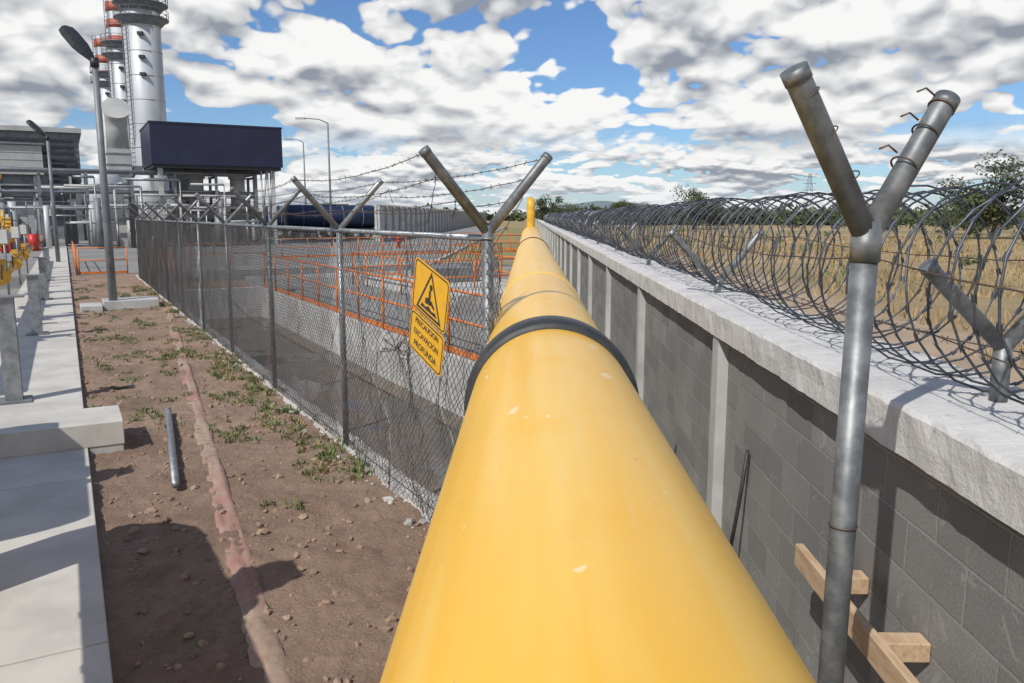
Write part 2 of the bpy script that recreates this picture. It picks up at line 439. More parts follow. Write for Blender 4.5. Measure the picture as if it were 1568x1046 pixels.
fence=empty('chain_link_fence')
mb=MB(); FT=2.20; sp=3.08; nb=9
arms=[]
for i in range(nb+1):
    p=i*sp
    r=.036 if i in (0,nb) else .03
    top=PQ(p,0,FT+(.04 if i==0 else 0))
    a1=-Q*.42+Vector((0,0,.44)); a2=Q*.43+Vector((0,0,.43))
    vpost(mb,PQ(p,0,0),top,a1,a2,r,mGalv if i%2 else mGalvD,16)
    arms.append((top,a1,a2))
mb.cyl(PQ(.03,0,FT-.04),PQ(nb*sp-.03,0,FT-.04),.022,mGalv,10)
mb.cyl(PQ(.03,0,.10),PQ(nb*sp-.03,0,.06),.003,mWire,5)
for i in range(nb+1):
    mb.ring(PQ(i*sp,0,FT-.04),(0,0,1),.04,.008,mGalv,14,5)
mb.build('posts_and_rail',fence)

def fp(s,z):
    q=-.034
    if s<3.1:
        k=math.sin(math.pi*max(0,min(1,(s+.15)/3.25)))
        q+= -.05*k*math.sin(z*2.2+s)+.06*k*fb(s*1.6,z*1.6,5)
        e=max(0,1-s/1.3)*max(0,1-z/1.0)
        q+=-.36*e*e*(1+.4*math.sin(s*9)); 
        s=s+.05*fb(s*2.5,z*2.5,2)*1.0; z=z+.04*fb(s*2.3,z*2.3,12)+.05*e
        d=math.hypot(s-1.4,z-1.25)
        if d<.6: 
            f=(1-d/.6)**2; s+=(1.4-s)*f*.5; z+=(1.25-z)*f*.5
    else:
        q+=.012*fb(s*.8,z,3)
    return PQ(s,q,max(.02,z))
mb=MB()
L=nb*sp; z0=.06; z1=FT-.05
def wires(s0,s1,cell,r,ds):
    hgt=z1-z0
    for sg in (1,-1):
        k=int((s0-hgt)/cell)-1
        while k*cell<s1+hgt:
            s=k*cell; pts=[]
            n=int(hgt/ds)
            for i in range(n+1):
                z=z0+hgt*i/n; ss=s+sg*(z-z0)*.9
                if s0<=ss<=s1: pts.append(fp(ss,z))
            if len(pts)>1: mb.tube(pts,r,mWire,3,caps=False)
            k+=1
wires(-.15,3.08,.064,.0025,.06)
wires(3.08,12.3,.064,.0029,.4)
wires(12.3,L,.08,.0036,.5)
mb.build('wire_mesh',fence)
mb=MB()
def wires2(a,b,z0_,z1_,cell,r):
    a=Vector(a);b=Vector(b);Lh=(b-a).length;d=(b-a).normalized();h=z1_-z0_
    for sg in (1,-1):
        k=int(-h/cell)-1
        while k*cell<Lh+h:
            pts=[]
            for i in range(25):
                z=z0_+h*i/24; ss=k*cell+sg*(z-z0_)
                if 0<=ss<=Lh: pts.append(a+d*ss+Vector((.02*fb(ss*4,z*4,1),.04*fb(ss*3,z*3,5),z)))
            if len(pts)>1: mb.tube(pts,r,mWire,3,caps=False)
            k+=1
wires2((-.25,4.97,0),(-.17,5.45,0),1.5,2.12,.064,.002)
mb.build('return_mesh',fence)
mb=MB()
def strand(pts,r=.0022,barb=.13,mat=mRust,upto=14,sag=.05):
    out=[]
    for i in range(len(pts)-1):
        a,b=Vector(pts[i]),Vector(pts[i+1])
        n=14
        for j in range(n):
            t=j/n; p_=a.lerp(b,t); p_.z-=sag*4*t*(1-t); p_+=Vector((rr(-1,1),rr(-1,1),rr(-1,1)))*.004
            out.append(p_)
    out.append(Vector(pts[-1]))
    mb.tube(out,r,mat,4,caps=False)
    acc=0
    for i in range(len(out)-1):
        a,b=out[i],out[i+1]; l=(b-a).length
        while acc<l:
            c=a.lerp(b,acc/l)
            if c.y<upto:
                for k in range(3):
                    d=Vector((rr(-1,1),rr(-1,1),rr(-1,1))).normalized()*.018
                    mb.tube([c-d,c+d],.0014,mat,3,caps=False)
            acc+=barb
        acc-=l
for f in (.35,.68,.97):
    for side in (1,2):
        strand([t[0]+t[side]*f for t in arms],sag=.03+.05*R(),r=.0027)
t0=arms[0]
for k in range(2):
    a=t0[0]+t0[2]*(.5+.25*k); b=t0[0]+Vector((rr(-.05,.05),rr(.1,.2),-.05-.1*k))
    strand([a,b],sag=.04)
strand([t0[0]+t0[1]*.8,PQ(.8,-.1,2.25),PQ(1.6,-.05,2.5),arms[1][0]+arms[1][1]*.7],sag=.12)
strand([t0[0]+t0[1]*.5,PQ(.3,-.1,2.3),PQ(.5,-.05,1.9),PQ(.15,-.08,1.6)],sag=.05)
c=PQ(1.45,-.06,1.25)
for k in range(16):
    a=rr(0,6.28); d=(D*math.cos(a)+Vector((0,0,math.sin(a))))
    strand([c+d*.03,c+d*rr(.1,.2)+Q*rr(-.06,.02)+Vector((0,0,rr(-.05,.05))),c+d*rr(.22,.42)],barb=.08,sag=.0)
mb.build('barbed_wire',fence)

# ---------------- razor coil and arms on the wall ----------------
coil=empty('razor_wire_coil')
CX,CZ,CR=1.74,H-.24,.37
mb=MB(); mbb=MB()
def helix(y0,y1,pitch,hand,ph):
    n=int((y1-y0)/pitch*22); pts=[]
    for i in range(n):
        y=y0+(y1-y0)*i/n
        a=2*math.pi*(y-y0)/pitch*hand+ph
        rad=CR*(1+.10*fb(y*.9,hand,1)); sag=.05*fb(y*.45,3,0)
        pts.append(Vector((CX+.04*fb(y*.6,9,2)+rad*math.cos(a),y+.09*fb(y*2.,a*.2,4)+.05*math.cos(a),CZ+sag+rad*math.sin(a))))
    return pts
for (hd,ph) in ((1,0),(-1,2.2)):
    pts=helix(.9,16,.30,hd,ph)
    mb.tube(pts,.0046,mRazor,5,caps=False)
    for i in range(0,len(pts)-1):
        a,b=pts[i],pts[i+1];t=(b-a).normalized()
        up=(a-Vector((CX,a.y,CZ))).normalized(); side=t.cross(up)
        k=mbb.mi(mRazor)
        for sgn in (1,-1):
            n0=len(mbb.v); wd=.018*sgn
            for q_ in (a-t*.006,a+t*.006,a+t*.020+side*wd,a-t*.020+side*wd): mbb.v.append(tuple(q_))
            mbb.face((n0,n0+1,n0+2,n0+3),k)
    pts=helix(16,75,.38,hd,ph); mb.tube(pts,.0075,mRazor,3,caps=False)
mb.build('coils',coil); mbb.build('blades',coil)
mb=MB()
for (x,z) in ((1.25,H-.16),(1.45,H-.42),(1.80,H-.50),(2.15,H-.17)):
    strand([(x,y,z+.02*math.sin(y)) for y in [-1,2.9,6.6,10.5,14.4,18.4,30,50,75]],r=.0028,upto=9,sag=.05)
mb.build('support_wires',coil)
mb=MB()
vpost(mb,(1.66,2.78,WT-.02),(1.66,2.78,H-.42),(-.30,-.03,.25),(.30,.03,.30),.03,mGalvD,20)
for i in range(1,16):
    y=2.85+3.9*i
    vpost(mb,(1.60,y,WT-.02),(1.60,y,WT+.11),(-.42,-.06,.40),(.36,.05,.40),.03,mGalvD if i%2==0 else mGalv,16)
mb.build('wall_arms',coil)

# ---------------- sign ----------------
m,nt,b=newmat('sign_yellow'); mSY=m
tc=N(nt,'ShaderNodeTexCoord')
c=mix_(nt,sstep(nt,noise_(nt,tc.outputs['Object'],9,5,.7),.45,.75),(.80,.42,.01),(.62,.33,.03)); nt.links.new(c,b.inputs['Base Color']); b.inputs['Roughness'].default_value=.4
mSK=M('sign_black',(.02,.02,.02),.5,0,(.05,.045,.04),20)
sign=empty('deep_excavation_warning_sign')
rgt=-D; nrm=-Q
SM=Matrix(((rgt.x,0,nrm.x,0),(rgt.y,0,nrm.y,0),(0,1,0,0),(0,0,0,1)))
sign.matrix_world=Matrix.Translation(PQ(.74,-.095,1.60))@SM@Matrix.Rotation(math.radians(-15),4,'Z')@Matrix.Diagonal((1.16,1,1,1))
def rrect(mb,x0,y0,x1,y1,rad,z,mat,inner=None):
    def loop(x0,y0,x1,y1,rad):
        o=[]
        for (cx,cy,a0) in ((x1-rad,y1-rad,0),(x0+rad,y1-rad,90),(x0+rad,y0+rad,180),(x1-rad,y0+rad,270)):
            for i in range(6):
                a=math.radians(a0+18*i); o.append((cx+rad*math.cos(a),cy+rad*math.sin(a),z))
        return o
    lo=loop(x0,y0,x1,y1,rad)
    if inner is None: mb.quad(lo,mat); return lo
    li=loop(x0+inner,y0+inner,x1-inner,y1-inner,max(.003,rad-inner))
    n=len(lo); k=mb.mi(mat); b0=len(mb.v); mb.v+=lo+li
    for i in range(n): mb.face((b0+i,b0+(i+1)%n,b0+n+(i+1)%n,b0+n+i),k)
mb=MB()
for (a,b_) in ((-.03,.35),(-.35,-.045)):
    lo=rrect(mb,-.26,a,.26,b_,.045,.0,mSY)
    lo2=[(x,y,-.004) for x,y,z in lo]; mb.quad(list(reversed(lo2)),mGalv)
    for i in range(len(lo)):
        j=(i+1)%len(lo); mb.quad([lo2[i],lo2[j],lo[j],lo[i]],mSY)
    rrect(mb,-.25,a+.01,.25,b_-.01,.036,.0015,mSK,.010)
def tri(mb,pts,z,mat): mb.quad([(x,y,z) for x,y in pts],mat)
To=[(-.19,.0),(.19,.0),(0,.325)]; cx,cy=0,.11
Ti=[(cx+(x-cx)*.83,cy+(y-cy)*.83) for x,y in To]
for i in range(3):
    j=(i+1)%3; tri(mb,[To[i],To[j],Ti[j],Ti[i]],.0015,mSK)
tri(mb,[(-.125,.032),(.125,.032),(.10,.06),(.04,.052),(.0,.072),(-.05,.05),(-.10,.06)],.002,mSK)
tri(mb,[(-.06,.075),(.025,.085),(.035,.115),(-.01,.13),(-.06,.115)],.002,mSK)
tri(mb,[(-.014,.115),(.016,.115),(.010,.19),(-.016,.185)],.002,mSK)
tri(mb,[(.02,.095),(.075,.073),(.085,.087),(.03,.125)],.002,mSK)
tri(mb,[(.01+.023*math.cos(a*.7854),.213+.023*math.sin(a*.7854)) for a in range(8)],.002,mSK)
mb.build('panels',sign)
def text(s,size,loc,par,mat,rot=0):
    cu=bpy.data.curves.new('t','FONT'); cu.body=s; cu.size=size; cu.align_x='CENTER'; cu.align_y='CENTER'
    o=bpy.data.objects.new('lettering',cu); scene.collection.objects.link(o); cu.materials.append(mat)
    o.parent=par; o.location=loc; cu.offset=.001; return o
text('PRECAUCION',.058,(0,-.105,.002),sign,mSK)
text('EXCAVACION',.060,(0,-.19,.002),sign,mSK)
text('PROFUNDA',.066,(0,-.28,.002),sign,mSK)

# ---------------- orange guard rails ----------------
def rail(mb,pts,h=1.05,base=.06,mat=mOrange,post=1.5,r=.025,levels=(1,.55),toe=True,seg=6):
    for i in range(len(pts)-1):
        a=Vector(pts[i]);b=Vector(pts[i+1]); L_=(b-a).length; n=max(1,round(L_/post)); d=(b-a)/n
        for j in range(n+1): mb.cyl(a+d*j+Vector((0,0,base)),a+d*j+Vector((0,0,base+h)),r,mat,seg)
        for l in levels: mb.cyl(a+Vector((0,0,base+h*l)),b+Vector((0,0,base+h*l)),r*.95,mat,seg)
        if toe:
            mb.quad([a+Vector((0,0,base+.02)),b+Vector((0,0,base+.02)),b+Vector((0,0,base+.12)),a+Vector((0,0,base+.12))],mat)
mb=MB(); rail(mb,[PQ(5.9,3.12),PQ(21.4,3.12)]); mb.build('orange_guard_rail')
mb=MB(); rail(mb,[PQ(16,6.2),PQ(22,6.2),PQ(22,9.5),PQ(16,9.5),PQ(16,6.2)],base=0,toe=False); mb.build('orange_guard_rail')
mb=MB(); rail(mb,[PQ(22.5,.8),PQ(34,.8),PQ(34,6)],base=0,toe=False); rail(mb,[PQ(31,-2),PQ(41,-2)],base=0); rail(mb,[PQ(31,-1.9),PQ(31,-.2)],base=0); mb.build('orange_guard_rail')
mb=MB(); rail(mb,[PQ(40,8),PQ(40,24),PQ(52,24)],base=0); mb.build('orange_guard_rail')
mb=MB(); rail(mb,[PQ(1.6,.5,-.86),PQ(9,.5,-.86)],base=0,h=.5,toe=False); mb.build('orange_guard_rail')
mb=MB(); mb.box((6.5,14.3,-.02),(10.2,21.7,.25),mWhiteC,MPL); mb.box((7.5,18,.25),(9.0,20,.7),mGrey,MPL); mb.build('equipment_plinth',bevel=.02)
mb=MB()
def RZ(q0,q1,p0,p1,z,mat): mb.quad([MPL@Vector((q0,p0,z)),MPL@Vector((q1,p0,z)),MPL@Vector((q1,p1,z)),MPL@Vector((q0,p1,z))],mat)
mAsph=M('asphalt',(.16,.16,.155),.9,0,(.12,.12,.118),.5,.3,60,.01)
RZ(-60,16,25.5,31,.004,mAsph); mb.build('service_road')
mb=MB(); mb.box((3.3,25.2,0),(16,25.4,.13),mWhiteC,MPL); mb.box((3.3,31.1,0),(20,31.3,.13),mWhiteC,MPL)
mb.box((-4.6,33,0),(-4.45,150,.12),mWhiteC); mb.build('kerb')
mb=MB(); hx,hy=-9.4,58
mb.cyl((hx,hy,0),(hx,hy,.08),.2,mRed,12); mb.cyl((hx,hy,.08),(hx,hy,.6),.13,mRed,12); mb.tube([(hx,hy,.6),(hx,hy,.68),(hx,hy,.78),(hx,hy,.84)],[.17,.17,.1,.03],mRed,12)
mb.cyl((hx-.26,hy,.45),(hx+.26,hy,.45),.07,mRed,10); mb.cyl((hx,hy-.26,.4),(hx,hy,.4),.08,mRed,10); mb.build('fire_hydrant')

# ---------------- lamp posts ----------------
def lamp(x,y,h,r=.09,arm=(-.5,-.6),big=True):
    mb=MB(); 
    mb.box((x-.22,y-.22,0),(x+.22,y+.22,.03),mGalv)
    mb.tube([(x,y,.02),(x,y,h*.5),(x,y,h)],[r,r*.85,r*.65],mGrey,16)
    a=Vector((arm[0],arm[1],0))
    e=Vector((x,y,h))
    if big:
        d=Vector((a.x,a.y,.50)).normalized()
        mb.cyl((x,y,h-.1),(x,y,h+.1),.1,mLamp,14)
        u=d.cross(Vector((0,0,1))).normalized(); w=u.cross(d).normalized()
        pts=[e+d*t for t in (0,.12,.3,.5,.9,1.05,1.09)]; ws=[.06,.10,.17,.22,.22,.19,.11]
        k=mb.mi(mLamp); n0=len(mb.v)
        for p_,ww in zip(pts,ws):
            for (i,j) in ((-1,-.45),(1,-.45),(1,.3),(.6,.6),(-.6,.6),(-1,.3)): mb.v.append(tuple(p_+u*i*ww+w*j*ww*.9))
        for i in range(len(pts)-1):
            for j in range(6): mb.face((n0+i*6+j,n0+i*6+(j+1)%6,n0+(i+1)*6+(j+1)%6,n0+(i+1)*6+j),k)
        mb.face(tuple(n0+j for j in range(6)),k); mb.face(tuple(n0+(len(pts)-1)*6+j for j in reversed(range(6))),k)
    else:
        e2=e+a+Vector((0,0,.35)); mb.tube([e,e+a*.4+Vector((0,0,.28)),e2],.035,mGrey,8)
        dd=a.normalized()
        mb.box((-.14,-.05,-.06),(.14,.65,.06),mGreyL,Matrix.Translation(e2)@Vector((0,1,0)).rotation_difference(dd).to_matrix().to_4x4())
    return mb.build('street_lamp')
lamp(-10.2,19.3,5.85,.10,(-.44,.10))
lamp(-22.6,38,5.9,.1,(-.5,-.1))
lamp(-14.75,60,9.0,.09,(-1.7,0),False)
lamp(-21.6,78,9.2,.09,(-1.2,0),False)
mb=MB(); mb.box((-1.6,17.2,0),(-.35,18.1,.24),mWhiteC,MPL); mb.box((-2.1,17.0,0),(-1.62,17.9,.16),mWhiteC,MPL); mb.build('concrete_lamp_footing',bevel=.015)
mb=MB(); a=Vector((-4.13,8.83,.09)); b_=Vector((-2.93,6.31,.085))
d=(b_-a).normalized()
mb.tube([a,b_-d*.001,b_,b_-d*.15],[.034,.034,.029,.029],mGalv,20,caps=False); mb.cyl(a,a+d*.08,.039,mGalv,20); mb.build('loose_steel_conduit')

mb=MB()
mb.box((-3.05,4.0,.1),(-1.93,4.75,.33),mWalk,MPL)
mb.box((-2.24,4.01,-.02),(-1.94,4.74,.1),mWhiteC,MPL)
mb.build('concrete_pedestal',bevel=.006)
mb=MB()
for (bx,by,hh) in ((-6.15,9.2,1.35),(-9.2,14.6,1.2),(-12.8,20.8,1.2),(-16.4,26.9,1.2)):
    Mx=Matrix.Translation((bx,by,0))@Matrix.Rotation(ANG,4,'Z')
    mb.box((-.18,-.18,.1),(.18,.18,.125),mGrey,Mx)
    mb.box((-.09,-.085,.12),(.09,-.072,hh),mGalv,Mx); mb.box((-.09,.072,.12),(.09,.085,hh),mGalv,Mx); mb.box((-.006,-.072,.12),(.006,.072,hh),mGalv,Mx)
    mb.box((-.2,-.12,hh),(.2,.12,hh+.02),mGrey,Mx)
mb.build('pipe_support_stanchions')

gp=empty('gas_metering_pipework')
mb=MB()
LQ=-4.25
mb.cyl(PQ(6.5,LQ,1.5),PQ(40,LQ,1.5),.16,mGreyL,24); mb.cyl(PQ(13,LQ+.55,.8),PQ(40,LQ+.55,.8),.09,mYelV,18)
def valve(p,q,z,s=1.,mat=mYelV,wheel=True):
    for dp in (-.28,.28): mb.cyl(PQ(p+dp*s-.03,q,z),PQ(p+dp*s+.03,q,z),.27*s,mat,20)
    mb.tube([PQ(p-.25*s,q,z),PQ(p-.12*s,q,z),PQ(p,q,z),PQ(p+.12*s,q,z),PQ(p+.25*s,q,z)],[.17*s,.23*s,.26*s,.23*s,.17*s],mat,20)
    mb.cyl(PQ(p,q,z),PQ(p,q,z+.5*s),.09*s,mat,14); mb.cyl(PQ(p,q,z+.36*s),PQ(p,q,z+.42*s),.17*s,mat,14)
    mb.box((-.13*s,-.13*s,z+.5*s),(.13*s,.13*s,z+.72*s),mat,Matrix.Translation(PQ(p,q,0))@Matrix.Rotation(ANG,4,'Z'))
    if not wheel: return
    c=PQ(p,q+.38*s,z+.6*s); mb.cyl(PQ(p,q,z+.6*s),c,.02*s,mGrey,8); mb.ring(c,Q,.24*s,.018*s,mRust if s<1 else mBlack,24,6)
    for a in range(3):
        an=a*2.094; dv=D*math.cos(an)+Vector((0,0,math.sin(an))); mb.cyl(c,c+dv*.24*s,.012*s,mBlack,5)
for (p,z,s) in ((11.5,1.5,1),(14.8,1.55,1.15),(17.5,1.5,1.1),(21.5,1.5,1.1),(28,1.5,1.1),(34,1.5,1)): valve(p,LQ+.0,z,s)
for p in (14,18,24,30): 
    valve(p,LQ+.6,.85,.6); mb.cyl(PQ(p+1,LQ,1.5),PQ(p+1,LQ,2.5),.05,mYelV,10); mb.cyl(PQ(p+1.6,LQ+.6,.1),PQ(p+1.6,LQ+.6,2.0),.03,mGalv,8); mb.box((-.12,-.05,1.6),(.12,.05,1.95),mGreyL,Matrix.Translation(PQ(p+1.6,LQ+.6,0)))
for p in (15.6,19.8,26): mb.cyl(PQ(p,LQ+.25,1.1),PQ(p,LQ+.25,1.35),.11,mRed,12)
mb.cyl(PQ(-6,-3.4,1.75),PQ(.5,-3.4,1.75),.29,mYelV,32)  # unseen yellow run, elbow and valve, added to cast shadows on the soil
mb.tube([PQ(.5+math.sin(t*.393)*.42,-3.4,1.33+math.cos(t*.393)*.42) for t in range(5)]+[PQ(.92,-3.4,.1)],.29,mYelV,32)
valve(-.6,-3.4,1.75,1.1,wheel=False)
mb.cyl(PQ(-.55,-3.4,1.6),PQ(-.55,-2.85,1.6),.10,mYelV,16)
mb.cyl(PQ(1.25,-4.08,1.6),PQ(3.5,-4.08,1.6),.40,mGreyL,32); mb.cyl(PQ(1.5,-4.1,.1),PQ(1.5,-4.1,1.5),.2,mGreyL,20); mb.cyl(PQ(3.2,-4.1,.1),PQ(3.2,-4.1,1.5),.2,mGreyL,20)  # unseen grey pipes, columns and valve, added to shade the walkway
mb.cyl(PQ(1.4,-3.6,1.2),PQ(3.0,-3.6,1.2),.07,mGreyL,18)
valve(2.2,-4.1,2.0,.7,wheel=False)
rail(mb,[PQ(3.6,-4.6),PQ(6.0,-4.6)],base=.1,h=1.1,mat=mGalv,post=.9,toe=False)
mb.build('pipes_valves_and_shadow_casters',gp)

# ---------------- power plant ----------------
can=empty('blue_canopy_building')
Mc=Matrix.Translation((-28,60,0))@Matrix.Rotation(ANG,4,'Z')
mb=MB()
mb.box((0,0,6.1),(9.64,8,9.1),mNavy,Mc); mb.box((-.06,-.06,9.1),(9.7,8.06,9.22),mNavy,Mc); mb.box((.1,.1,5.85),(9.5,7.9,6.1),mDark,Mc)
for i in range(1,16): mb.box((i*.6-.01,-.012,6.15),(i*.6+.01,0,9.05),mDark,Mc)
mb.build('fascia',can)
mb=MB()
for x in (.6,8.9):
    for y in (.6,7.4): mb.box((x-.17,y-.17,0),(x+.17,y+.17,5.85),mWhiteC,Mc)
for x in (8.0,8.5): mb.cyl((x,.5,2.5),(x+.45,.5,5.85),.09,mWhiteC,8,Mx=Mc); mb.cyl((x,.5,0),(x,.5,5.8),.08,mWhiteC,8,Mx=Mc)
for x in (3.4,6.6): mb.cyl((x,3,0),(x,3,5.85),.58,mWhiteC,24,Mx=Mc); mb.cyl((x,3,5.2),(x,3,5.86),.7,mGreyL,24,Mx=Mc)
mb.box((1.2,2.4,2.0),(8.4,6.5,2.6),mGrey,Mc); mb.box((1.5,3.0,2.6),(2.6,6,3.6),mGreyL,Mc); mb.box((4.3,3.0,2.6),(5.4,6,3.3),mDark,Mc)
for x in (1.4,3.2,5.0,6.8,8.2): mb.box((x-.08,2.5,0),(x+.08,2.66,2.0),mGrey,Mc)
rail(mb,[Mc@Vector((.9,2.3,2.6)),Mc@Vector((8.6,2.3,2.6))],base=0,mat=mGalv,toe=False,r=.03)
mb.build('columns_and_platform',can)
def stack(x,y,dia,h,bands):
    mb=MB(); r=dia/2
    mb.tube([(x,y,0),(x,y,h*.30),(x,y,h*.36),(x,y,h)],[r*1.12,r*1.12,r,r],mStack,36)
    z=2
    while z<h-1: 
        mb.ring((x,y,z),(0,0,1),(r if z>h*.35 else r*1.12)+.01,.05,mGreyL,36,5); z+=3.1
    for (z0_,z1_) in bands: mb.tube([(x,y,z0_),(x,y,z1_)],[r+.04,r+.04],mStRed,36,caps=True)
    for z in (h*.765,h*.815):
        mb.tube([(x,y,z),(x,y,z+.15)],[r+1.1,r+1.1],mGrey,24)
        mb.tube([(x,y,z-.9),(x,y,z)],[r+.05,r+.9],mGrey,24,caps=False)
        for hh in (.6,1.15): mb.ring((x,y,z+hh),(0,0,1),r+1.05,.04,mGrey,24,4)
        for k in range(16):
            a=k*math.pi/8; mb.cyl((x+math.cos(a)*(r+1.05),y+math.sin(a)*(r+1.05),z),(x+math.cos(a)*(r+1.05),y+math.sin(a)*(r+1.05),z+1.15),.04,mGrey,4)
    for dx in (-.3,.3): mb.cyl((x-r*.55+dx,y-r-.05,0),(x-r*.55+dx,y-r-.05,h),.06,mGrey,4)
    zz=1
    while zz<h: mb.cyl((x-r*.55-.3,y-r-.05,zz),(x-r*.55+.3,y-r-.05,zz),.04,mGrey,4); zz+=.6
    for z in (h*.56,h*.62,h*.7): mb.box((x+r*.2,y-r-.25,z),(x+r*.5,y-r+.2,z+.4),mDark)
    return mb.build('exhaust_stack')
stack(-51.4,110,4.6,36.5,[(33,36)])
stack(-67.2,136,4.0,37,[(32.5,33.8),(30,31.2),(35,36.5)])
stack(-82.7,161,4.0,36.5,[(31.5,33),(28.8,30.2),(34.5,36)])
hall=empty('turbine_hall')
Mh=Matrix.Translation((-44.5,80,0))@Matrix.Rotation(ANG,4,'Z')
mb=MB()
mb.box((-30,0,0),(0,18,10.3),mGrey,Mh); mb.box((-30.2,-.5,10.3),(.3,18.2,10.75),mGreyL,Mh)
for z in (8.2,8.8,9.4): mb.box((-29,-.25,z),(-.5,-.003,z+.25),mDark,Mh)
mb.box((-29,-.9,6.2),(-3.2,-.003,8.9),mGreyL,Mh); mb.box((-29,-1.2,9.0),(-3,-.9,9.15),mGrey,Mh)
for z in (6.8,7.5,8.2): mb.box((-29,-.92,z),(-3.2,-.9,z+.06),mGrey,Mh)
for x in range(-28,0,3): mb.box((x-.12,-.4,0),(x+.12,-.01,6.1),mGreyL,Mh)
for z in (2,4,5): mb.box((-29,-.35,z),(-.5,-.2,z+.18),mDark,Mh)
for i in range(12): mb.box((-2.9,-.2,2+i*.5),(-.3,-.004,2.25+i*.5),mDark,Mh)
mb.build('hall_body',hall)
mb=MB()
Md=Matrix.Translation((-38.5,76,0))@Matrix.Rotation(ANG,4,'Z')
mb.box((-1.0,0,0),(1.0,2,8.5),mGreyL,Md); mb.tube([(0,1,8.5),(0,1,10.5),(0,.6,11.6),(0,-.2,12.2)],[1.0,.95,1.0,1.25],mGreyL,20,Mx=Md)
mb.box((1.2,.5,0),(3.6,2.5,7),mGreyL,Md); mb.box((3.8,1.,0),(5.4,2.5,9.2),mGrey,Md)
for z in range(1,9): mb.box((-1.06,-.06,z),(1.06,2.06,z+.12),mGrey,Md)
mb.build('intake_duct')
rk=empty('pipe_rack')
mb=MB(); Mr=Matrix.Translation((-40,54,0))@Matrix.Rotation(ANG,4,'Z')
for x in range(0,22,3):
    for y in (0,3): mb.box((x-.1,y-.1,0),(x+.1,y+.1,5.4),mGrey,Mr)
    for z in (2.6,3.7,5.2): mb.box((x-.08,-.2,z),(x+.08,3.2,z+.16),mGrey,Mr)
for z in (2.8,3.9,5.4):
    for i in range(5):
        r=rr(.05,.13); mb.cyl((-12,.3+i*.6,z+r+.02),(21,.3+i*.6,z+r+.02),r,random.choice([mGreyL,mStack,mGalv,mWhiteC]),10,Mx=Mr)
for i in range(60):
    x=rr(-10,20);y=rr(-4,8);w=rr(.3,1.4);h=rr(.8,3.4)
    if R()<.5: mb.box((x,y,0),(x+w,y+w,h),random.choice([mGreyL,mGrey,mWhiteC,mDark,mStack]),Mr)
    else: mb.cyl((x,y,0),(x,y,h+1),w*.25,random.choice([mGreyL,mGrey,mStack,mStack]),12,Mx=Mr)
for i in range(40):
    x=rr(-8,18);y=rr(-3,4);z=rr(1.2,5.0);l=rr(1,5)
    mb.cyl((x,y,z),(x+l,y,z),rr(.04,.12),random.choice([mGreyL,mGalv,mStack]),8,Mx=Mr); mb.cyl((x+l,y,z),(x+l,y,0),rr(.04,.1),random.choice([mGreyL,mGalv]),8,Mx=Mr)
rail(mb,[Mr@Vector((-8,-3,2.2)),Mr@Vector((14,-3,2.2))],base=0,mat=mGalv,toe=False,r=.03)
rail(mb,[Mr@Vector((-8,-5,0)),Mr@Vector((6,-5,0))],base=0,mat=mOrange,toe=True,r=.03)
mb.cyl((2,-4,0),(2,-4,4.4),.14,mYelV,12,Mx=Mr); mb.tube([(2,-4,4.4),(2.2,-4,4.7),(2.6,-4,4.8),(4,-4,4.8)],.14,mYelV,12,Mx=Mr)
mb.cyl((5.5,-5.5,0),(5.5,-5.5,1.1),.3,mRed,12,Mx=Mr); mb.box((3.2,-5.4,0),(4.2,-4.6,1.2),mRed,Mr)
mb.build('rack_and_pipes',rk)
mb=MB(); Mt=Matrix.Translation((-30,70,0))@Matrix.Rotation(ANG,4,'Z')
for x in (-6,-2): mb.tube([(x,6,0),(x,6,5.5),(x,6,6.2),(x,6,6.5)],[1.6,1.6,1.1,.1],mStack,24,Mx=Mt)
for i in range(14):
    x=rr(-9,2); w=rr(.8,2.4); mb.box((x,rr(8,12),0),(x+w,14,rr(2.5,7)),random.choice([mGrey,mGreyL,mStack,mDark]),Mt)
mb.build('process_tanks')
def trailer(x,y):
    mb=MB(); Mt=Matrix.Translation((x,y,0))@Matrix.Rotation(ANG,4,'Z')
    mb.tube([(0,0,2.2),(.1,0,2.2),(.3,0,2.2),(8.5,0,2.2),(8.7,0,2.2),(8.8,0,2.2)],[.5,.95,1.1,1.1,.95,.5],mBlue,24,Mx=Mt)
    mb.box((.2,-.9,.9),(8.6,.9,1.1),mDark,Mt)
    for wx in (1.2,2.3,6.4,7.5):
        for s in (-1,1): mb.cyl((wx,s*.85,.5),(wx,s*1.15,.5),.5,mBlack,18,Mx=Mt); mb.cyl((wx,s*1.15,.5),(wx,s*1.17,.5),.25,mGreyL,12,Mx=Mt)
    mb.box((3,-.4,3.3),(6,.4,3.4),mGrey,Mt); 
    for k in range(4): mb.ring((1.5+k*1.9,0,2.2),(1,0,0),1.12,.04,mGrey,24,4,Mx=Mt)
    mb.build('tank_trailer')
trailer(-22.5,74); trailer(-27,82)
mb=MB()
mb.box((-13.4,70,0),(-13.2,250,3.1),mWhiteC); mb.box((-32,89,0),(-13.6,89.2,3.2),mWhiteC)
y=70
while y<250: mb.box((-13.15,y,0),(-12.95,y+.3,3.3),mConc); y+=4
mb.box((-13.5,70,3.1),(-13.1,250,3.25),mConc)
mb.build('perimeter_wall')

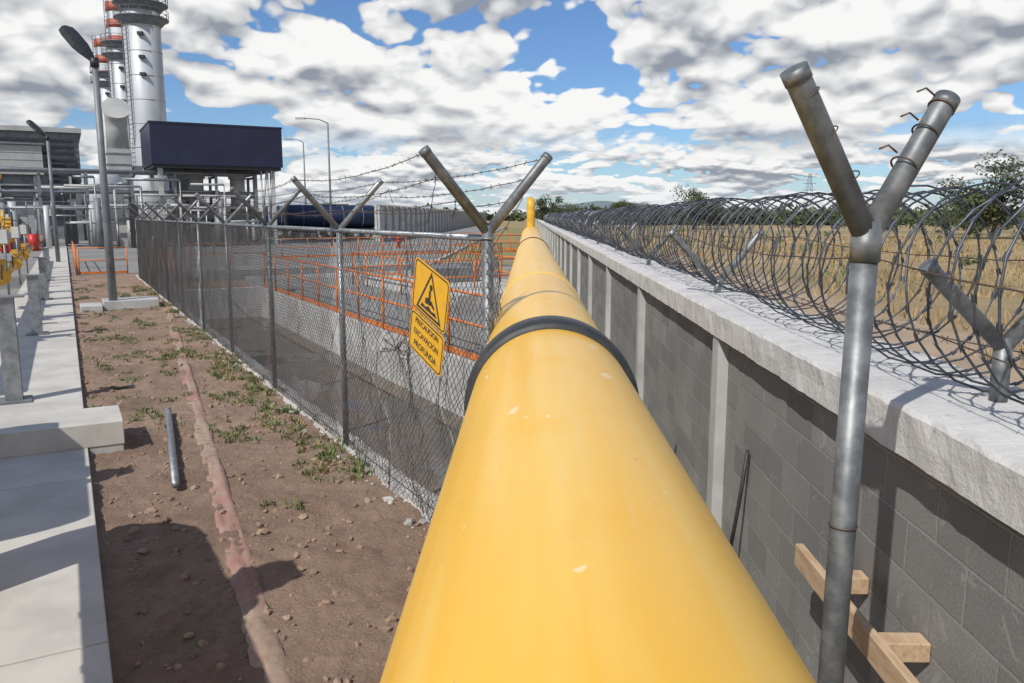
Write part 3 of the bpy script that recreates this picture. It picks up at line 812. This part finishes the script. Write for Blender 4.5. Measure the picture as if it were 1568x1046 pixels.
# ---------------- trees / vegetation ----------------
def leafblob(mb,c,r,n,mat,ls,flat=.8):
    k=mb.mi(mat)
    for i in range(n):
        d=Vector((random.gauss(0,1),random.gauss(0,1),random.gauss(0,1))).normalized()*r*R()**.45; d.z*=flat
        p_=Vector(c)+d; a=Vector((rr(-1,1),rr(-1,1),rr(-1,1))).normalized(); b_=a.orthogonal().normalized()
        s=ls*rr(.6,1.4); n0=len(mb.v)
        for t in (p_-a*s,p_+b_*s*.6,p_+a*s,p_-b_*s*.6): mb.v.append(tuple(t))
        mb.face((n0,n0+1,n0+2,n0+3),k)
def tree(x,y,h,w,nm='tree',dens=1.0):
    mb=MB(); th=h*.3
    mb.tube([(x,y,-.1),(x+.05*h,y,th*.6),(x+.02*h,y,th)],[h*.04,h*.03,h*.025],mBark,8)
    for i in range(16):
        a=rr(0,6.28); rad=rr(.15,1)*w*.5; z=rr(.28,.93)*h; rad*=1-.55*abs(z/h-.5)
        c=Vector((x+math.cos(a)*rad,y+math.sin(a)*rad,z))
        mb.tube([(x+.02*h,y,th*rr(.6,1)),((x+c.x)/2,(y+c.y)/2,(th+z)/2-.1*h*R()),c],[h*.018,h*.012,h*.004],mBark,5)
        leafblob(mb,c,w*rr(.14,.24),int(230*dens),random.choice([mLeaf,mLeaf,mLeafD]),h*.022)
    return mb.build(nm)
tree(45.5,80,7.6,9,dens=1.2); tree(52,96,5.5,7); tree(58,88,5,7)
tree(27.5,135,7,9); tree(33,150,5,8); tree(17,150,4.8,6); tree(22,160,4.6,6); tree(30.5,136,5.2,6)
tree(2.8,120,5,5); tree(5.5,130,4.2,5); tree(9,140,4,6)
mb=MB()
for i in range(460):
    t=R(); x=-180+820*t; y=rr(300,420)+x*.1; h=rr(2.5,6.5)*(1+.5*fb(x*.02,0,3)); 
    leafblob(mb,(x,y,h*.45),h*.75,30,random.choice([mLeaf,mLeafD,mLeafD]),1.1,.75)
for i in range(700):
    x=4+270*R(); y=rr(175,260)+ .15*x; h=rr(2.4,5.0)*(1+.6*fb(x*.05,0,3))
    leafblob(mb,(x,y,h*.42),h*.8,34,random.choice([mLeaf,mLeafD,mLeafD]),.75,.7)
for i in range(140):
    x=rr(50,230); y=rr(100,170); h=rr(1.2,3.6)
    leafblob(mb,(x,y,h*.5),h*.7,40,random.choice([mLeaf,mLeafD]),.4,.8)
mb.build('distant_trees')
mb=MB()
for i in range(46):
    x=2.3+abs(random.gauss(0,.45)); y=rr(9,18); leafblob(mb,(x,y,rr(.3,1.1)),rr(.2,.45),90,random.choice([mLeaf,mWeed]),.05)
for i in range(45): leafblob(mb,(rr(10,60),rr(25,90),rr(.2,.6)),rr(.3,.9),60,random.choice([mLeaf,mWeed]),.09)
mb.build('shrubs')
mb=MB(); k=mb.mi(mDryG)
for i in range(26000):
    y=9+80*R()**1.3; x=rr(8.2,11+y*.75)+1.2*fb(y*.2,0,2)
    if fb(x*.15,y*.15,6)<-.12: continue
    h=rr(.10,.40); n0=len(mb.v); w=.012+.0006*y; a=rr(0,6.28); dx,dy=math.cos(a)*w,math.sin(a)*w; lx,ly=rr(-.15,.15),rr(-.15,.15)
    mb.v+=[(x-dx,y-dy,0),(x+dx,y+dy,0),(x+lx,y+ly,h)]; mb.face((n0,n0+1,n0+2),k)
for i in range(2500):
    y=rr(5,40); x=rr(1.95,3.2); h=rr(.08,.3); n0=len(mb.v); w=.01
    mb.v+=[(x-w,y,0),(x+w,y,0),(x+rr(-.1,.1),y,h)]; mb.face((n0,n0+1,n0+2),k)
mb.build('dry_grass')
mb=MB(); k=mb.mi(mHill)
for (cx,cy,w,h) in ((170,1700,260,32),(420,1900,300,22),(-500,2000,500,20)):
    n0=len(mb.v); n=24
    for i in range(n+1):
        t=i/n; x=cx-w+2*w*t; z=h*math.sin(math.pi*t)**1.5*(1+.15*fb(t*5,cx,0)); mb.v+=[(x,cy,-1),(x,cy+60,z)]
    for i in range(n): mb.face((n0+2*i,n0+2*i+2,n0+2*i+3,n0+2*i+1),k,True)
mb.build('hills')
mb=MB(); x,y,h=86,250,15
for sx in (-1,1):
    for sy in (-1,1): mb.cyl((x+sx*1.6,y+sy*1.6,0),(x+sx*.3,y+sy*.3,h),.07,mGrey,4)
for i in range(8):
    z0_=i*h/8;z1_=(i+1)*h/8; w0=1.6-1.3*i/8; w1=1.6-1.3*(i+1)/8
    for s in (1,-1): mb.cyl((x-s*w0,y-w0,z0_),(x+s*w1,y-w1,z1_),.05,mGrey,4)
for z in (10,12,14): mb.cyl((x-2.,y,z),(x+2.,y,z),.07,mGrey,4)
mb.build('transmission_tower')

# ---------------- world ----------------
EL=math.radians(46); AZ=math.radians(211.5)
w=bpy.data.worlds.new('World'); scene.world=w; w.use_nodes=True; nt=w.node_tree; nt.nodes.clear()
try:
    w.cycles.sampling_method='MANUAL'; w.cycles.sample_map_resolution=256
except Exception: pass
out=N(nt,'ShaderNodeOutputWorld'); bg=N(nt,'ShaderNodeBackground'); bg.inputs[1].default_value=.1; nt.links.new(bg.outputs[0],out.inputs[0])
sky=N(nt,'ShaderNodeTexSky',sky_type='NISHITA'); sky.sun_disc=False; sky.sun_elevation=EL; sky.sun_rotation=AZ
sky.air_density=1.0; sky.dust_density=.4; sky.ozone_density=2.
tc=N(nt,'ShaderNodeTexCoord'); s=N(nt,'ShaderNodeSeparateXYZ'); nt.links.new(tc.outputs['Generated'],s.inputs[0])
z=math_(nt,'MAXIMUM',s.outputs[2],0.)
lw=math_(nt,'MULTIPLY',math_(nt,'LOGARITHM',math_(nt,'ADD',z,.07),math.e),.44)
def dens(off,nscale,vscale,seed):
    cb=N(nt,'ShaderNodeCombineXYZ'); nt.links.new(math_(nt,'ADD',s.outputs[0],seed),cb.inputs[0]); nt.links.new(s.outputs[1],cb.inputs[1]); nt.links.new(math_(nt,'ADD',lw,off),cb.inputs[2])
    v=cb.outputs[0]
    n=noise_(nt,v,nscale,5,.47,0)
    n2=noise_(nt,v,vscale,1.0,.5,0); n3=noise_(nt,v,vscale*2.5,1.5,.5,0)
    b1=math_(nt,'ABSOLUTE',math_(nt,'SUBTRACT',n2,.5)); b2=math_(nt,'ABSOLUTE',math_(nt,'SUBTRACT',n3,.5))
    return math_(nt,'ADD',n,math_(nt,'ADD',math_(nt,'MULTIPLY_ADD',b1,.75,-.06),math_(nt,'MULTIPLY_ADD',b2,.38,-.03)))
def layer(nscale,vscale,seed,T,dz):
    d0=dens(0,nscale,vscale,seed); d1=dens(dz,nscale,vscale,seed); d2=dens(dz*3,nscale,vscale*.6,seed)
    mask=sstep(nt,d0,T,T+.035)
    t=math_(nt,'MULTIPLY',math_(nt,'SUBTRACT',d0,T),2.6,clamp=True)
    g=math_(nt,'ADD',math_(nt,'MULTIPLY',math_(nt,'SUBTRACT',d0,d1),3.8),math_(nt,'MULTIPLY',math_(nt,'SUBTRACT',d0,d2),2.6))
    f=math_(nt,'ADD',math_(nt,'SUBTRACT',.86,math_(nt,'MULTIPLY',t,.62)),g,clamp=True)
    return mask,f
mA,fA=layer(4.3,10,0.0,.405,.03)
mB,fB=layer(8.5,20,3.7,.405,.02)
near=sstep(nt,z,.05,.11)
mixf=N(nt,'ShaderNodeMix'); nt.links.new(near,mixf.inputs[0]); nt.links.new(mB,mixf.inputs[2]); nt.links.new(mA,mixf.inputs[3]); mask=mixf.outputs[0]
mixg=N(nt,'ShaderNodeMix'); nt.links.new(near,mixg.inputs[0]); nt.links.new(fB,mixg.inputs[2]); nt.links.new(fA,mixg.inputs[3]); shade=mixg.outputs[0]
mask=math_(nt,'MULTIPLY',mask,sstep(nt,z,.32,.6,1.,.2))
ccol=mix_(nt,shade,(2.9,3.2,3.75),(9.4,9.4,9.3))
skc=mix_(nt,1.0,sky.outputs[0],(.66,.86,1.12),'MULTIPLY')
haze=sstep(nt,z,0.,.06,.35,0.)
col=mix_(nt,mask,skc,ccol)
col=mix_(nt,haze,col,(6.8,7.4,8.2))
nt.links.new(col,bg.inputs[0])
sd=bpy.data.lights.new('sun','SUN'); sd.energy=3.8; sd.angle=math.radians(.5); sd.color=(1,.955,.89)
so=bpy.data.objects.new('sun',sd); scene.collection.objects.link(so)
dirv=Vector((math.sin(AZ)*math.cos(EL),math.cos(AZ)*math.cos(EL),math.sin(EL)))
so.rotation_euler=(-dirv).to_track_quat('-Z','Y').to_euler(); so.location=dirv*50
cd=bpy.data.cameras.new('camera'); cd.lens=28; cd.sensor_width=36; cd.clip_start=.05; cd.clip_end=8000
co=bpy.data.objects.new('camera',cd); scene.collection.objects.link(co); co.location=(0,0,H)
co.rotation_euler=(math.radians(90-8.99),0,math.radians(1.16)); scene.camera=co
scene.view_settings.view_transform='Standard'; scene.view_settings.look='None'; scene.view_settings.exposure=0
